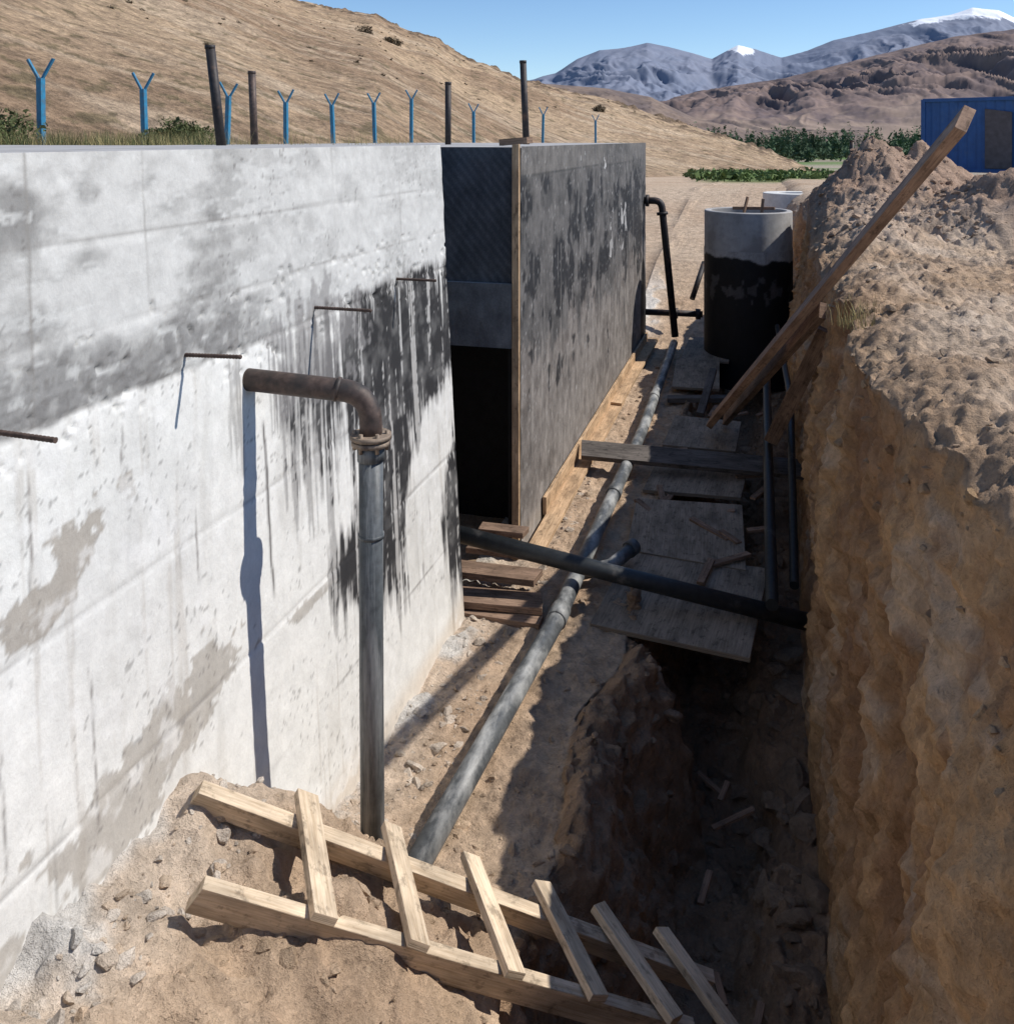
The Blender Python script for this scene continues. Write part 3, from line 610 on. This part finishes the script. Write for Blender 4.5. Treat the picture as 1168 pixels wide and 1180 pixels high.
for k in range(300):
    D=random.uniform(36,85);X_=random.uniform(.20,.36)*D;x,y,_=cw(X_,D,0);r=random.uniform(.15,.5);it.append(((x,y,gz(x,y)+r*.3),r,r*.6,60,.07))
foliage('valley_scrub',it,'leafv')
def tufts(name,pts,n,h,mat='grass',wd=.0022):
    V=[];F=[];b=0
    for p in pts:
        p=np.array(p)
        for _ in range(n):
            a=rng.uniform(0,6.28);l=rng.uniform(.02,.35);hh=h*rng.uniform(.5,1.2);o=p+np.array([rng.normal()*.05,rng.normal()*.05,0]);dr=np.array([math.cos(a),math.sin(a),0]);sd=np.array([-dr[1],dr[0],0])*wd
            m_=o+dr*l*hh*.4+np.array([0,0,hh*.6]);t=o+dr*l*hh*1.4+np.array([0,0,hh])
            V+=[o-sd,o+sd,m_+sd*.7,m_-sd*.7,t];F+=[[b,b+1,b+2,b+3],[b+3,b+2,b+4]];b+=5
    me=bpy.data.meshes.new(name);me.from_pydata([tuple(v) for v in V],[],F);me.materials.append(M[mat]);o=bpy.data.objects.new(name,me);bpy.context.collection.objects.link(o)
tufts('grass_tuft',[(.56+rng.normal()*.06,6.1+rng.normal()*.14,1.84) for _ in range(12)],26,.14)
tufts('wall_top_grass',[cw((p_-584)/1050*D_,D_,-.40) for p_,D_ in [(rng.uniform(-60,480) if rng.random()<.3 else rng.uniform(-60,260),rng.uniform(8.5,13)) for _ in range(380)]],22,.44,'grass',.003)
tufts('wall_top_weeds',[cw((p_-584)/1050*D_,D_,-.40) for p_,D_ in [(rng.uniform(-60,250),rng.uniform(8.5,13)) for _ in range(160)]],26,.46,'leaf',.004)
# ---------------- container ----------------
ct=empty('shipping_container')
c0=Vector(cw(16.9,37,0));c1=Vector(cw(16.9+.725*6.06,37-.686*6.06,0));dd=(c1-c0).normalized();nn=Vector((-dd.y,dd.x,0))
if (Vector((c0.x,c0.y,0)).dot(nn))<0: nn=-nn
zb,zt=1.75,4.55
a=Acc();n=72;pts=[]
for k in range(n+1):
    t=k/n*6.06;o=[0,0,.036,.036][k%4];b_=c0+dd*t+nn*o;pts.append(b_)
for k in range(n):
    p,q_=pts[k],pts[k+1];a.quad((p.x,p.y,zb),(q_.x,q_.y,zb),(q_.x,q_.y,zt),(p.x,p.y,zt))
P4=[c0+nn*.04,c1+nn*.04,c1+nn*2.44,c0+nn*2.44]
a.quad(*[(p.x,p.y,zt-.01) for p in P4]);
for i,j in ((1,2),(2,3),(3,0)):a.quad((P4[i].x,P4[i].y,zb),(P4[j].x,P4[j].y,zb),(P4[j].x,P4[j].y,zt),(P4[i].x,P4[i].y,zt))
a.build('corrugated_shell','cont',0,ct)
a=Acc()
for P_ in (c0,c1): a.beam((P_.x,P_.y,zb-.1),(P_.x,P_.y,zt+.03),.16,.16,tuple(dd))
for z in (zb,zt): a.beam((c0.x,c0.y,z),(c1.x,c1.y,z),.14,.14)
a.build('frame','cont',.01,ct)
a=Acc();p=c0+dd*2.3-nn*.03;q_=c0+dd*3.25-nn*.03;a.beam(((p.x+q_.x)/2,(p.y+q_.y)/2,zb+.1),((p.x+q_.x)/2,(p.y+q_.y)/2,zt-.45),.95,.05,tuple(nn));a.build('door','door',.01,ct)
# ---------------- debris ----------------
a=Acc();
for k in range(18):
    x=random.uniform(-1.0,.1);y=random.uniform(6,12);t=random.uniform(0,3);l=random.uniform(.12,.4);a.beam((x,y,.06),(x+math.cos(t)*l,y+math.sin(t)*l,.08),.05,.02)
for k in range(8):
    x=random.uniform(-.4,.15);y=random.uniform(3.2,5.2);t=random.uniform(0,3);l=random.uniform(.1,.25);a.beam((x,y,-.60),(x+math.cos(t)*l,y+math.sin(t)*l,-.56),.03,.015)
a.build('scrap_wood','woodd')
# ---------------- light, sky, camera ----------------
sd=Vector((.88,.28,1)).normalized();elv=math.asin(sd.z);az=math.atan2(sd.x,sd.y)
L=bpy.data.lights.new('sun','SUN');L.energy=5.0;L.angle=math.radians(.53);L.color=(1,.955,.89)
lo=bpy.data.objects.new('sun',L);bpy.context.collection.objects.link(lo);lo.rotation_euler=(-sd).to_track_quat('-Z','Y').to_euler()
w=bpy.data.worlds.new('World');bpy.context.scene.world=w;w.use_nodes=True;nt=w.node_tree
sk=nt.nodes.new('ShaderNodeTexSky');sk.sky_type='NISHITA';sk.sun_disc=False;sk.sun_elevation=elv;sk.sun_rotation=az;sk.altitude=1800;sk.air_density=1.0;sk.dust_density=0.1;sk.ozone_density=3.0
hs=nt.nodes.new('ShaderNodeHueSaturation');hs.inputs['Saturation'].default_value=1.08
nt.links.new(sk.outputs[0],hs.inputs['Color']);nt.links.new(hs.outputs[0],nt.nodes['Background'].inputs[0]);nt.nodes['Background'].inputs[1].default_value=.145
cd=bpy.data.cameras.new('camera');co=bpy.data.objects.new('camera',cd);bpy.context.collection.objects.link(co)
co.location=(0,0,3);co.rotation_euler=(math.radians(90),0,math.radians(16.0))
cd.sensor_fit='VERTICAL';cd.sensor_height=36;cd.sensor_width=36;cd.lens=1050/1180*36;cd.shift_y=-430/1180;cd.clip_end=40000;cd.clip_start=.05
sc=bpy.context.scene;sc.camera=co
sc.view_settings.view_transform='Standard';sc.view_settings.look='None';sc.view_settings.exposure=0
